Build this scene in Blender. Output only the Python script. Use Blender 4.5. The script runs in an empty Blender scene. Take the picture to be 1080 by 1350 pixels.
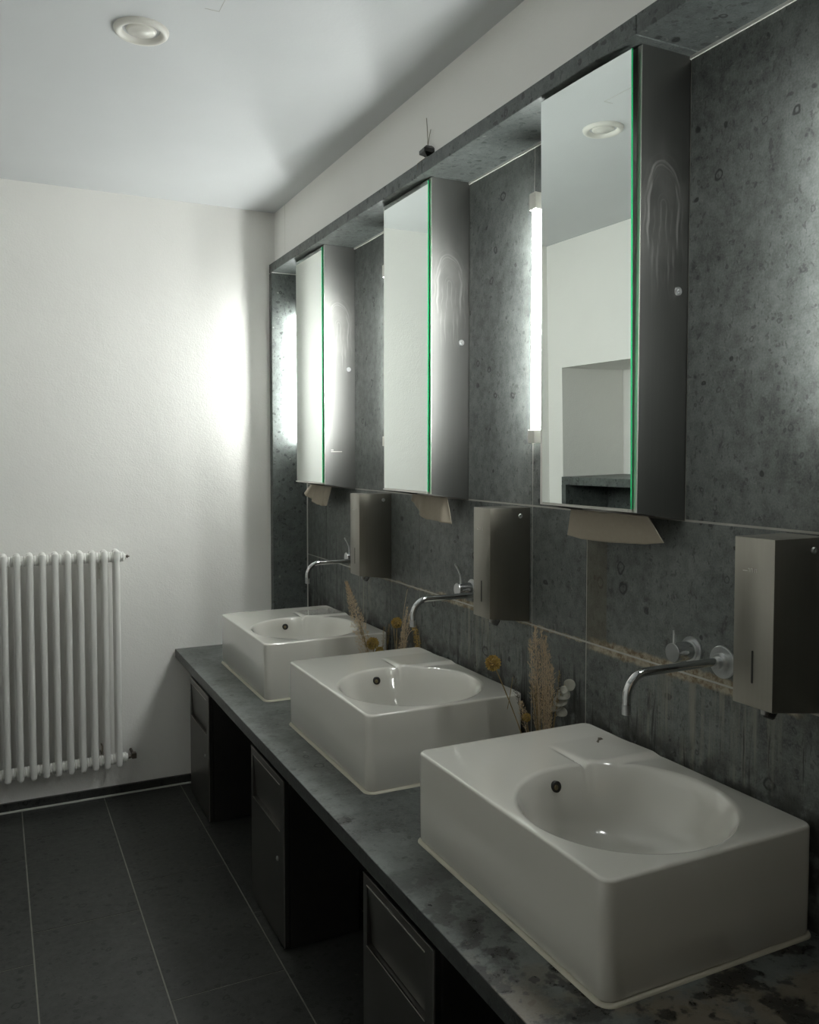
import bpy, bmesh, math, random
from mathutils import Vector, Matrix
from math import sin, cos, pi, radians

C = bpy.context.scene.collection
sc = bpy.context.scene
random.seed(7)

# ------------------------------------------------------------------ camera
H = 1.5342                                   # eye height; the floor is z = 0
cam_d = bpy.data.cameras.new('camera'); cam = bpy.data.objects.new('camera', cam_d); C.objects.link(cam)
cam_d.sensor_width = 36; cam_d.sensor_fit = 'AUTO'
cam_d.lens = 1122.683 / 1350 * 36
cam_d.shift_y = -28.18 / 1350
cam_d.clip_start = 0.02
YAW, PITCH, ROLL = 0.45512, -0.04288, 0.000344
cam.location = (-1.37623, 0.0, H)
F = Vector((sin(YAW) * cos(PITCH), cos(YAW) * cos(PITCH), sin(PITCH)))
R = Vector((cos(YAW), -sin(YAW), 0)); U = R.cross(F)
R, U = cos(ROLL) * R + sin(ROLL) * U, -sin(ROLL) * R + cos(ROLL) * U
cam.matrix_world = Matrix.Translation(cam.location) @ Matrix((
    (R.x, U.x, -F.x), (R.y, U.y, -F.y), (R.z, U.z, -F.z))).to_4x4()
sc.camera = cam

# ------------------------------------------------------------------ light settings
w = bpy.data.worlds.new('world'); sc.world = w; w.use_nodes = True
w.node_tree.nodes['Background'].inputs[0].default_value = (0.02, 0.02, 0.02, 1)
w.node_tree.nodes['Background'].inputs[1].default_value = 0.5
TUBE_STRENGTH = (120.0, 85.0, 105.0, 66.0)            # far lamp ... near lamp; each strength set apart to balance the light
TUBE_COLOR = (0.97, 1.0, 0.975)
sc.view_settings.view_transform = 'Standard'
sc.view_settings.look = 'None'
sc.view_settings.gamma = 1.0
sc.view_settings.use_curve_mapping = False
sc.view_settings.exposure = 0.30

def area_light(name, loc, rot, size, sizey, power, color):
    l = bpy.data.lights.new(name, 'AREA'); l.shape = 'RECTANGLE'; l.size = size; l.size_y = sizey
    l.energy = power; l.color = color
    o = bpy.data.objects.new(name, l); o.location = loc; o.rotation_euler = rot; C.objects.link(o); return o
# added warm fill light behind the camera, set outside the open doorway
area_light('added_warm_fill', (-0.90, -1.75, 1.7), (radians(90), 0, 0), 0.8, 1.3, 0.6, (1.0, 0.80, 0.55))

# ------------------------------------------------------------------ material helpers
class NT:
    def __init__(s, name):
        s.m = bpy.data.materials.new(name); s.m.use_nodes = True
        s.t = s.m.node_tree; s.b = s.t.nodes['Principled BSDF']
        s.co = s.t.nodes.new('ShaderNodeTexCoord').outputs['Object']
    def n(s, typ, **kw):
        nd = s.t.nodes.new('ShaderNode' + typ)
        for k, v in kw.items(): setattr(nd, k, v)
        return nd
    def put(s, sock, v):
        if isinstance(v, (int, float)): sock.default_value = v
        elif isinstance(v, (tuple, list)):
            sock.default_value = tuple(v) + ((1,) if len(v) == 3 and len(sock.default_value) == 4 else ())
        else: s.t.links.new(v, sock)
    def math(s, op, a, b=0.0, c=0.0, clamp=False):
        nd = s.n('Math', operation=op); nd.use_clamp = clamp
        s.put(nd.inputs[0], a); s.put(nd.inputs[1], b); s.put(nd.inputs[2], c); return nd.outputs[0]
    def noise(s, scale, detail=3, rough=.55, co=None, dist=0.0, stretch=None, color=False):
        nd = s.n('TexNoise'); nd.inputs['Scale'].default_value = scale; nd.inputs['Detail'].default_value = detail
        nd.inputs['Roughness'].default_value = rough; nd.inputs['Distortion'].default_value = dist
        s.put(nd.inputs['Vector'], s.stretch(co or s.co, stretch) if stretch else (co or s.co))
        return nd.outputs['Color' if color else 'Fac']
    def stretch(s, co, v):
        nd = s.n('Mapping'); s.put(nd.inputs['Vector'], co); nd.inputs['Scale'].default_value = v; return nd.outputs[0]
    def ramp(s, f, lo, hi, a=0.0, b=1.0):
        nd = s.n('MapRange'); nd.interpolation_type = 'SMOOTHSTEP'
        s.put(nd.inputs[0], f); s.put(nd.inputs[1], lo); s.put(nd.inputs[2], hi); s.put(nd.inputs[3], a); s.put(nd.inputs[4], b)
        return nd.outputs[0]
    def mix(s, f, a, b):
        nd = s.n('Mix', data_type='RGBA'); s.put(nd.inputs[0], f); s.put(nd.inputs[6], a); s.put(nd.inputs[7], b); return nd.outputs[2]
    def combine(s, a, b, c):
        nd = s.n('CombineXYZ'); s.put(nd.inputs[0], a); s.put(nd.inputs[1], b); s.put(nd.inputs[2], c); return nd.outputs[0]
    def sep(s):
        nd = s.n('SeparateXYZ'); s.put(nd.inputs[0], s.co); return nd.outputs
    def bump(s, h, dist=.001, strength=1.0):
        nd = s.n('Bump'); s.put(nd.inputs['Height'], h); nd.inputs['Distance'].default_value = dist
        nd.inputs['Strength'].default_value = strength; s.put(s.b.inputs['Normal'], nd.outputs[0])
    def set(s, **kw):
        for k, v in kw.items(): s.put(s.b.inputs[k.replace('_', ' ')], v)
        return s.m

def warp(t, amt, scale):
    nc = t.noise(scale, 2, color=True)
    vm = t.n('VectorMath', operation='MULTIPLY_ADD'); t.put(vm.inputs[0], nc); vm.inputs[1].default_value = (amt,) * 3; t.put(vm.inputs[2], t.co)
    return vm.outputs[0]

def fossils(t):
    """blotches and small shell rings of a fossil limestone -> (dark mask, light mask)"""
    co = warp(t, .03, 22)
    def cells(scale, keep, rad, wid, seedoff, ring=True):
        m = t.n('Mapping'); t.put(m.inputs['Vector'], co); m.inputs['Location'].default_value = (seedoff, seedoff * .7, seedoff * 1.3)
        v = t.n('TexVoronoi'); v.inputs['Scale'].default_value = scale; t.put(v.inputs['Vector'], m.outputs[0])
        sx = t.n('SeparateColor'); t.put(sx.inputs[0], v.outputs['Color'])
        on = t.math('GREATER_THAN', sx.outputs[0], keep)
        r = t.math('MULTIPLY_ADD', sx.outputs[1], rad, rad * .3)
        dd = t.math('SUBTRACT', v.outputs['Distance'], r)
        if ring: dd = t.math('ABSOLUTE', dd)
        mk = t.ramp(dd, wid * .4, wid * 1.3, 1, 0)
        return t.math('MULTIPLY', on, mk)
    a = t.math('MAXIMUM', cells(19, .72, .20, .055, 0), t.math('MAXIMUM', cells(11, .66, .115, .032, 6.6), cells(15, .80, .10, .05, 3.3, False)))
    b = cells(38, .76, .24, .10, 4.1, False)
    c = cells(52, .62, .24, .09, 9.3)
    fl = t.noise(75, 3, .65, co=t.stretch(co, (1, 1, .6)))
    d = t.ramp(fl, .58, .66)
    dark = t.math('MAXIMUM', t.math('MAXIMUM', a, t.math('MULTIPLY', b, .8)), t.math('MAXIMUM', t.math('MULTIPLY', c, .6), t.math('MULTIPLY', d, .55)))
    light = t.math('MAXIMUM', t.math('MULTIPLY', cells(40, .95, .12, .05, 2.7, False), .8), t.math('MULTIPLY', t.ramp(t.noise(95, 3, .7, co=co), .60, .72), .38))
    return dark, light

def stone_base(t, c0, c1):
    big = t.noise(3.2, 4, .6)
    mid = t.noise(28, 4, .65)
    fine = t.noise(230, 3, .6)
    f = t.math('ADD', t.math('MULTIPLY', t.ramp(big, .3, .7), .35), t.math('ADD', t.math('MULTIPLY', t.ramp(mid, .3, .7), .4), t.math('MULTIPLY', t.ramp(fine, .3, .7), .25)))
    return t.mix(f, c0, c1), f

def stone(name, c0, c1, rough=.34, wet=False, wall=False, spec=.5, light=(.24, .25, .23)):
    t = NT(name)
    col, f = stone_base(t, c0, c1)
    dk, lt = fossils(t)
    col = t.mix(t.math('MULTIPLY', dk, .82), col, tuple(v * .28 for v in c0))
    col = t.mix(lt, col, light)
    rg = t.math('MULTIPLY_ADD', t.noise(60, 3), .22, rough - .10)
    if wall:
        x, y, z = t.sep()
        # limescale runs and damp streaks below the taps, by their place on the wall
        low = t.ramp(z, 1.02, 1.08, 1, 0)
        st = t.noise(1, 4, .6, stretch=(30, 42, 2.2))
        # white runs under each tap
        run = None
        for y0, w0 in ((1.36, .30), (2.31, .17), (3.25, .10)):
            g = t.ramp(t.math('ABSOLUTE', t.math('SUBTRACT', y, y0)), w0 * .3, w0, 1, 0)
            run = g if run is None else t.math('MAXIMUM', run, g)
        whites = t.math('MULTIPLY', t.math('MULTIPLY', t.ramp(st, .46, .66), low), run)
        col = t.mix(t.math('MULTIPLY', whites, .75), col, (.24, .235, .195))
        # darker damp streaks
        sd = t.noise(1, 4, .65, stretch=(20, 60, 3.0), co=warp(t, .05, 3))
        dr = t.math('MULTIPLY', t.ramp(sd, .57, .64), t.ramp(z, .95, 1.0, 1, 0))
        dr2 = t.math('MULTIPLY', t.ramp(sd, .54, .60), t.math('MULTIPLY', t.ramp(z, 1.22, 1.10, 0, 1), t.ramp(y, 3.3, 3.6, 0, 1)))
        dr = t.math('MAXIMUM', dr, dr2)
        col = t.mix(t.math('MULTIPLY', dr, .8), col, (.016, .017, .014))
        foot = t.math('MULTIPLY', t.ramp(z, .84, .93, 1, 0), t.ramp(t.noise(18, 4), .38, .55))
        col = t.mix(t.math('MULTIPLY', foot, .75), col, (.018, .017, .013))
        # ochre sealant smeared along the lower joint beside each tap
        zz = t.math('ADD', z, t.math('MULTIPLY', t.math('SUBTRACT', t.noise(30, 4, .7), .5), .022))
        sm = None
        for y0, y1, h in ((1.10, 1.77, .021), (2.16, 2.60, .017), (3.14, 3.42, .015), (1.77, 3.2, .006)):
            cy, hw = (y0 + y1) / 2, (y1 - y0) / 2
            g = t.math('MULTIPLY', t.ramp(t.math('ABSOLUTE', t.math('SUBTRACT', y, cy)), hw - .04, hw + .01, 1, 0),
                       t.ramp(t.math('ABSOLUTE', t.math('SUBTRACT', zz, 1.047)), h * .55, h, 1, 0))
            sm = g if sm is None else t.math('MAXIMUM', sm, g)
        ochre = t.mix(t.ramp(t.noise(45, 4, .7), .35, .62), (.14, .095, .05), (.36, .325, .245))
        col = t.mix(sm, col, ochre)
        # a brownish damp strip left of the lower joint
        bs = t.math('MULTIPLY', t.math('MULTIPLY', t.ramp(y, 1.685, 1.69), t.ramp(z, 1.35, 1.36, 1, 0)), t.math('MULTIPLY', t.ramp(y, 1.765, 1.77, 1, 0), t.ramp(z, 1.05, 1.06)))
        col = t.mix(t.math('MULTIPLY', bs, .5), col, (.09, .075, .04))
        rg = t.math('ADD', rg, t.math('MULTIPLY', t.math('MAXIMUM', sm, low), .22))
    if wet:
        x, y, z = t.sep()
        # grey bloom, dark drops and damp marks on the counter
        bl = t.ramp(t.noise(5, 4, .65), .42, .66)
        col = t.mix(t.math('MULTIPLY', bl, .55), col, (.20, .22, .21))
        v = t.n('TexVoronoi'); v.inputs['Scale'].default_value = 17; t.put(v.inputs['Vector'], warp(t, .035, 30))
        sx = t.n('SeparateColor'); t.put(sx.inputs[0], v.outputs['Color'])
        keep = t.ramp(y, 3.0, 1.5, .88, .70)
        drop = t.math('MULTIPLY', t.math('GREATER_THAN', sx.outputs[0], keep),
                      t.ramp(t.math('SUBTRACT', v.outputs['Distance'], t.math('MULTIPLY', sx.outputs[1], .38)), 0, .06, 1, 0))
        near = t.math('MULTIPLY', t.ramp(y, 1.9, 1.3), t.ramp(t.noise(11, 5, .6), .505, .56))
        drop = t.math('MAXIMUM', drop, near)
        drop = t.math('MAXIMUM', drop, t.math('MULTIPLY', t.ramp(t.noise(42, 4, .6), .60, .66), .7))
        lime = t.math('MAXIMUM', t.math('MULTIPLY', t.ramp(y, 1.45, 1.0), t.ramp(t.noise(7, 5, .65), .48, .62)), t.math('MULTIPLY', t.ramp(y, 1.02, .90), .8))
        col = t.mix(t.math('MULTIPLY', lime, .60), col, (.17, .13, .08))
        col = t.mix(t.math('MULTIPLY', drop, .85), col, (.012, .013, .012))
        rg = t.math('SUBTRACT', rg, t.math('MULTIPLY', drop, .12))
    t.bump(t.math('ADD', t.math('MULTIPLY', f, .5), t.math('MULTIPLY', dk, -.5)), .0012, .5)
    return t.set(Base_Color=col, Roughness=rg, Specular_IOR_Level=spec)

def plaster(name, col, bump=.0016, scale=130):
    t = NT(name)
    a = t.noise(scale, 4, .55); b = t.noise(14, 3); cc = t.noise(1.6, 3)
    c = t.mix(t.ramp(cc, .3, .7), col, tuple(v * .96 for v in col))
    t.bump(t.math('ADD', t.math('MULTIPLY', a, .5), t.math('MULTIPLY', b, .9)), bump * 2, .55)
    return t.set(Base_Color=c, Roughness=.85, Specular_IOR_Level=.2)

def steel(name, col=(.50, .49, .47), rough=.34, smear=False, axis=(2, 2, 220)):
    t = NT(name)
    br = t.noise(1, 3, .6, stretch=axis)
    c = t.mix(t.ramp(br, .3, .7), tuple(v * .96 for v in col), col)
    rg = t.math('MULTIPLY_ADD', br, .05, rough - .025)
    if smear:
        x, y, z = t.sep()
        # arcs of a wiping hand running down into streaks
        zu = t.math('MULTIPLY', t.math('MAXIMUM', t.math('SUBTRACT', z, .68), 0.0), .55)
        dx = t.math('ADD', x, .072)
        r_ = t.math('SQRT', t.math('ADD', t.math('MULTIPLY', dx, dx), t.math('MULTIPLY', zu, zu)))
        r_ = t.math('ADD', r_, t.math('MULTIPLY', t.noise(9, 2), .030))
        arcs = t.ramp(t.noise(1, 3, .7, co=t.combine(t.math('MULTIPLY', r_, 150), t.math('MULTIPLY', z, 5), 0.0)), .47, .66)
        reg = t.math('MULTIPLY', t.math('MULTIPLY', t.ramp(z, .44, .60), t.ramp(z, .86, .76)), t.math('MULTIPLY', t.ramp(r_, .010, .03), t.ramp(r_, .085, .065)))
        cloud = t.math('MULTIPLY', t.ramp(t.noise(8, 3, .5), .40, .75), t.math('MULTIPLY', t.ramp(z, .45, .62), t.ramp(z, .90, .74)))
        mk = t.math('MULTIPLY', t.math('MAXIMUM', t.math('MULTIPLY', arcs, reg), t.math('MULTIPLY', cloud, .5)), .30)
        c = t.mix(mk, c, (.66, .64, .61)); rg = t.math('ADD', rg, t.math('MULTIPLY', mk, .5))
    if smear:
        tg = t.n('Tangent', direction_type='RADIAL', axis='Z'); t.put(t.b.inputs['Tangent'], tg.outputs[0])
        t.b.inputs['Anisotropic'].default_value = .75; t.b.inputs['Anisotropic Rotation'].default_value = ANISO
    t.bump(br, .00003, .1)
    return t.set(Base_Color=c, Metallic=1.0, Roughness=rg)

def simple(name, col, rough=.5, metal=0.0, var=.06, scale=40, **kw):
    t = NT(name)
    c = t.mix(t.noise(scale, 3), tuple(v * (1 - var) for v in col), tuple(min(1, v * (1 + var)) for v in col))
    return t.set(Base_Color=c, Roughness=rough, Metallic=metal, **kw)

M = {}
ANISO = 0.25
M['wall_stone'] = stone('wall_stone', (.035, .039, .037), (.190, .206, .195), .37, wall=True)
M['stone'] = stone('stone', (.045, .051, .049), (.140, .158, .150), .43)
M['counter_stone'] = stone('counter_stone', (.040, .044, .042), (.125, .138, .130), .40, wet=True)
M['shaded_edge_stone'] = stone('shaded_edge_stone', (.026, .028, .027), (.055, .060, .057), .40)  # darker stone for the counter's edge faces, shade put into the colour
M['floor_stone'] = stone('floor_stone', (.018, .019, .0175), (.048, .050, .046), .50, light=(.07, .07, .06))
M['plaster'] = plaster('plaster', (.90, .89, .855))
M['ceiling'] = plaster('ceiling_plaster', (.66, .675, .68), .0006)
M['grout'] = simple('grout', (.46, .45, .41), .8, var=.25, scale=25)
M['caulk'] = simple('caulk', (.62, .62, .58), .5)
M['floor_grout'] = simple('floor_grout', (.22, .215, .19), .85, var=.3, scale=20)
M['steel'] = steel('brushed_steel', (.34, .335, .32), .30, axis=(3, 220, 2))
M['steel_smear'] = steel('brushed_steel_wiped', (.245, .245, .235), .36, smear=True, axis=(220, 3, 2))
M['steel_disp'] = steel('dispenser_steel', (.33, .315, .28), .36, axis=(120, 120, 3))
M['steel_edge'] = simple('polished_steel_edge', (.76, .74, .71), .38, 1.0)
M['bin_steel'] = steel('dark_bin_steel', (.24, .235, .22), .36, axis=(3, 160, 3))
M['chrome'] = simple('chrome', (.66, .67, .67), .10, 1.0, var=.02)
M['satin_chrome'] = simple('satin_chrome', (.60, .61, .61), .30, 1.0, var=.02)
M['mirror'] = simple('mirror_glass', (.90, .945, .915), .0, 1.0, var=0.0)
M['green_edge'] = simple('green_glass_edge', (.02, .42, .15), .10, 0.0)
M['ceramic'] = NT('ceramic').set(Base_Color=(.64, .625, .57), Roughness=.10, Coat_Weight=1.0, Coat_Roughness=.04, Specular_IOR_Level=.5)
M['silicone'] = simple('silicone_bead', (.50, .475, .385), .45)
M['dark'] = simple('dark_hole', (.012, .011, .009), .5)
M['brass'] = simple('dull_brass', (.20, .16, .09), .35, .8)
M['black'] = simple('black_plastic', (.018, .018, .017), .4)
M['brown'] = simple('brown_plastic', (.07, .055, .04), .5)
M['radiator'] = simple('radiator_enamel', (.80, .795, .76), .28, var=.01)
M['cream'] = simple('cream_plastic', (.70, .685, .63), .28, var=.01)
M['paper'] = simple('kraft_paper', (.36, .315, .25), .85, var=.08, scale=90)
M['wood'] = None
t = NT('door_wood'); g = t.noise(1, 4, .6, stretch=(26, 26, 1.5), dist=.6)
M['wood'] = t.set(Base_Color=t.mix(g, (.16, .085, .035), (.33, .19, .085)), Roughness=.45)
M['straw'] = simple('dried_grass', (.56, .44, .29), .8, var=.35, scale=200)
M['stem'] = simple('dried_stem', (.26, .19, .085), .8, var=.25, scale=100)
M['yellow'] = simple('dried_yellow_petal', (.40, .27, .065), .7, var=.3, scale=180)
M['silverleaf'] = simple('silver_leaf', (.30, .295, .25), .6, var=.12, scale=60)
M['seed'] = simple('dark_seed', (.07, .06, .04), .8, var=.3, scale=100)
M['wire'] = simple('thin_wire', (.25, .23, .17), .4, .5)
M['clear'] = simple('clear_plastic', (.55, .55, .48), .25, Transmission_Weight=.4)
for i, e_ in enumerate(TUBE_STRENGTH):
    t = NT('lamp_tube'); M['tube%d' % i] = t.set(Base_Color=(.9, .9, .9), Emission_Color=TUBE_COLOR, Emission_Strength=e_)

# ------------------------------------------------------------------ mesh helpers
def box(bm, x0, x1, y0, y1, z0, z1, mi=0, bev=0.0, seg=2):
    vs = [bm.verts.new((x, y, z)) for x in (x0, x1) for y in (y0, y1) for z in (z0, z1)]
    idx = ((0, 1, 3, 2), (4, 6, 7, 5), (0, 4, 5, 1), (2, 3, 7, 6), (0, 2, 6, 4), (1, 5, 7, 3))
    fs = [bm.faces.new([vs[i] for i in f]) for f in idx]
    for f in fs: f.material_index = mi
    if bev:
        es = list({e for f in fs for e in f.edges})
        r = bmesh.ops.bevel(bm, geom=es, offset=bev, segments=seg, profile=.5, affect='EDGES')
        for f in r['faces']: f.material_index = mi
    return fs

def ring(bm, c, a, b, r, n):
    return [bm.verts.new(c + a * (r * cos(2 * pi * i / n)) + b * (r * sin(2 * pi * i / n))) for i in range(n)]

def tube(bm, pts, r, n=12, caps=True, mi=0):
    pts = [Vector(p) for p in pts]; rs = r if isinstance(r, (list, tuple)) else [r] * len(pts)
    rings = []; up = None
    for i, p in enumerate(pts):
        d = (pts[min(i + 1, len(pts) - 1)] - pts[max(i - 1, 0)]).normalized()
        if up is None: up = Vector((0, 0, 1)) if abs(d.z) < .9 else Vector((1, 0, 0))
        a = d.cross(up).normalized(); b = d.cross(a).normalized(); up = -b if (-b).dot(up) > 0 else b
        rings.append(ring(bm, p, a, b, rs[i], n))
    for q0, q1 in zip(rings, rings[1:]):
        for i in range(n):
            f = bm.faces.new((q0[i], q0[(i + 1) % n], q1[(i + 1) % n], q1[i])); f.smooth = True; f.material_index = mi
    if caps:
        for q in (rings[0], rings[-1]):
            f = bm.faces.new(q); f.material_index = mi
    return rings

def lathe(bm, o, axis, prof, n=40, mi=0):
    """prof = [(r, h)] swept round axis from o"""
    o = Vector(o); ax = Vector(axis).normalized()
    a = ax.cross(Vector((0, 0, 1)) if abs(ax.z) < .9 else Vector((1, 0, 0))).normalized(); b = ax.cross(a)
    prev = None
    for r, h in prof:
        if r < 1e-6: cur = [bm.verts.new(o + ax * h)]
        else: cur = ring(bm, o + ax * h, a, b, r, n)
        if prev:
            for i in range(n):
                j = (i + 1) % n
                if len(prev) == 1 and len(cur) > 1: f = bm.faces.new((prev[0], cur[j], cur[i]))
                elif len(cur) == 1 and len(prev) > 1: f = bm.faces.new((prev[i], prev[j], cur[0]))
                elif len(cur) > 1: f = bm.faces.new((prev[i], prev[j], cur[j], cur[i]))
                else: continue
                f.smooth = True; f.material_index = mi
        prev = cur

def obj(name, bm, mats, parent=None, smooth_angle=None):
    bmesh.ops.recalc_face_normals(bm, faces=bm.faces)
    me = bpy.data.meshes.new(name)
    if parent:
        bmesh.ops.translate(bm, verts=bm.verts, vec=-world_loc(parent))
    bm.to_mesh(me); bm.free()
    for m in (mats if isinstance(mats, (list, tuple)) else [mats]): me.materials.append(m)
    if smooth_angle is not None:
        me.polygons.foreach_set('use_smooth', [True] * len(me.polygons))
        me.set_sharp_from_angle(angle=radians(smooth_angle))
    o = bpy.data.objects.new(name, me); C.objects.link(o)
    if parent: o.parent = parent
    return o

def world_loc(o):
    v = Vector(o.location)
    while o.parent: o = o.parent; v += o.location
    return v

def thing(name, label, cat, loc, group=None):
    o = bpy.data.objects.new(name, None); C.objects.link(o); o.empty_display_size = .05
    o.location = loc; o['label'] = label; o['category'] = cat
    if group: o['group'] = group
    return o
def tag(o, label, cat, group=None):
    o['label'] = label; o['category'] = cat
    if group: o['group'] = group
    return o
def struct(name, bm, mats, **kw):
    o = obj(name, bm, mats, **kw); o['kind'] = 'structure'; return o
def dup(root, loc, label):
    r = root.copy(); C.objects.link(r); r.location = loc; r['label'] = label
    for ch in list(root.children):
        c = ch.copy(); C.objects.link(c); c.parent = r
        for g in ch.children:
            d = g.copy(); C.objects.link(d); d.parent = c
    return r

# ------------------------------------------------------------------ the room
YE = 3.983; CZ = 2.681; XL = -1.980; YB = -1.10
DW = .146; DS = .174; SOF = 2.395; FTOP = 2.436; KT = .6338; KB = .5946
YP = 3.943                                                     # face of the niche's end panel

# floor: stone slabs over grout
bm = bmesh.new()
box(bm, XL - .05, .05, YB - .3, YE + .05, -.05, -.0015, 1)
cols = [(-2.0, -1.625, 3.20), (-1.625, -1.291, 3.474), (-1.291, -.9565, 3.653), (-.9565, -.621, 3.114), (-.621, -.287, 2.735), (-.287, 0.0, 3.40)]
for x0, x1, y0 in cols:
    ys = [YE]; k = y0 + .73 if y0 + .73 < YE - .05 and x0 < -1.7 else y0
    while k > YB: ys.append(k); k -= .7293
    ys.append(YB)
    for a, b in zip(ys, ys[1:]):
        box(bm, x0 + .0022, x1 - .0022, b + .0022, a - .0022, -.02, 0, 0)
struct('floor', bm, [M['floor_stone'], M['floor_grout']])

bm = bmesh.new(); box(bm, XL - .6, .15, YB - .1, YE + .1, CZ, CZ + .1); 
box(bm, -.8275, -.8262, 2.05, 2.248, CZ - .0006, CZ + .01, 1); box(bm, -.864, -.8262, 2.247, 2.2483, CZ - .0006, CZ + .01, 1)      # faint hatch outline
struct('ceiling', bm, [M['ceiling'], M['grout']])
bm = bmesh.new(); box(bm, XL - .6, .15, YE, YE + .12, -.05, CZ); struct('wall_back', bm, M['plaster'])

# right wall: plaster above the soffit, stone slabs below, in one wall
bm = bmesh.new()
box(bm, .0016, .14, YB, YE, -.02, FTOP, 1)
def row(z0, z1, js):
    js = sorted(js)
    for a, b in zip(js, js[1:]): box(bm, 0, .02, a + .0024, b - .0024, z0, z1, 0)
row(1.3899, SOF - .005, [YB, -.01, .98, 1.424, 2.017, 2.3785, 2.9724, 3.342, 3.948])
row(1.0496, 1.3850, [YB, -.2, .05, .80, 1.05, 1.769, 2.0173, 2.7276, 2.9724, 3.6818, 3.948])
row(.60, 1.0444, [YB, -.2, .05, .80, 1.05, 1.769, 2.0173, 2.7276, 2.9724, 3.6818, 3.948])
row(0, .597, [YB, .3, 1.3, 2.3, 3.3, YE])
box(bm, -.004, .002, YB, YP, SOF - .007, SOF + .001, 3)          # caulk between wall slabs and soffit
struct('wall_right', bm, [M['wall_stone'], M['grout'], M['plaster'], M['caulk']])

bm = bmesh.new(); box(bm, -DW, .14, YB, YE, FTOP, CZ); box(bm, -DW - .0005, -DW + .01, 3.8195, 3.8207, FTOP, CZ, 1)
struct('wall_upper_right', bm, [M['plaster'], M['grout']])

# soffit slab (fascia) and end panel: the stone lining of the wash place
bm = bmesh.new()
ys = [YB, .35, 1.40, 2.37, 3.335, YE]
for a, b in zip(ys, ys[1:]): box(bm, -DS, .0, a + .0007, b - .0007, SOF, FTOP, 0, .0015, 1)
struct('trim_1', bm, [M['stone']])
bm = bmesh.new(); box(bm, -DS, -.0, YP, YE, KT, SOF - .003, 0, .001, 1)
box(bm, -.004, 0, YP - .004, YP, KT, SOF, 1)
box(bm, -DS + .002, 0, YP - .002, YP + .002, SOF - .004, SOF, 1)
struct('trim_2', bm, [M['stone'], M['caulk']])
bm = bmesh.new(); box(bm, XL, -.01, YE - .014, YE, .0, .040, 0, .001, 1)
box(bm, XL, -.3, YE - .022, YE - .012, 0, .006, 1)
struct('baseboard_back', bm, [M['floor_stone'], M['caulk']])

# left wall with the deep recess that the near mirror shows
NY0, NY1, NZ0, NZ1 = 2.55, 3.86, 1.364, 1.980; ND = .46
bm = bmesh.new()
box(bm, XL - .12, XL, YB, NY0, -.05, CZ); box(bm, XL - .12, XL, NY1, YE, -.05, CZ)
box(bm, XL - .12, XL, NY0, NY1, NZ1, CZ)
box(bm, XL - ND - .1, XL - ND, NY0 - .1, NY1 + .1, -.05, NZ1 + .1)
box(bm, XL - ND, XL - .12, NY1, NY1 + .1, -.05, NZ1 + .1); box(bm, XL - ND, XL - .12, NY0 - .1, NY0, -.05, NZ1 + .1)
box(bm, XL - ND, XL - .12, NY0, NY1, NZ1, NZ1 + .1)
struct('wall_left', bm, M['plaster'])
bm = bmesh.new()
box(bm, XL - ND, XL + .012, NY0, NY1, NZ0 - .045, NZ0, 0, .0015, 1)
box(bm, XL - .30, XL + .012, NY1 - .035, NY1, 0, NZ0 - .045)
box(bm, XL - .30, XL + .012, NY0, NY0 + .035, 0, NZ0 - .045)
box(bm, XL - .32, XL - .30, NY0, NY1, 0, NZ0 - .045)
struct('trim_3', bm, M['stone'])

# wall behind the camera with a wooden door standing beside the open doorway
bm = bmesh.new()
box(bm, XL - .1, -1.32, YB - .1, YB, -.05, CZ); box(bm, -.48, .15, YB - .1, YB, -.05, CZ)
box(bm, -1.32, -.48, YB - .1, YB, 2.08, CZ)
struct('wall_front', bm, M['plaster'])
bm = bmesh.new(); box(bm, -.47, -.05, YB + .001, YB + .04, .01, 2.05, 0, .003, 1); struct('door_1', bm, M['wood'])

# ------------------------------------------------------------------ countertop
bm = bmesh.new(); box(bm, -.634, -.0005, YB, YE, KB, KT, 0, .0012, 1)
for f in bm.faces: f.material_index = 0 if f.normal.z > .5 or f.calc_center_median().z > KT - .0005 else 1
tag(obj('countertop', bm, [M['counter_stone'], M['shaded_edge_stone']]), 'long dark stone countertop carrying the three white washbasins', 'countertop')

# ------------------------------------------------------------------ washbasins
def rrect(x0, x1, y0, y1, r, ns=72, nc=9):
    """closed outline, counter-clockwise, starting at the middle of the +x side"""
    pts = []
    def side(a, b):
        for i in range(ns): pts.append((a[0] + (b[0] - a[0]) * i / ns, a[1] + (b[1] - a[1]) * i / ns))
    def corner(cx, cy, a0):
        for i in range(nc): a = a0 + (pi / 2) * i / nc; pts.append((cx + r * cos(a), cy + r * sin(a)))
    side((x1, y0 + r), (x1, y1 - r)); corner(x1 - r, y1 - r, 0)
    side((x1 - r, y1), (x0 + r, y1)); corner(x0 + r, y1 - r, pi / 2)
    side((x0, y1 - r), (x0, y0 + r)); corner(x0 + r, y0 + r, pi)
    side((x0 + r, y0), (x1 - r, y0)); corner(x1 - r, y0 + r, 3 * pi / 2)
    return pts

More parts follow.
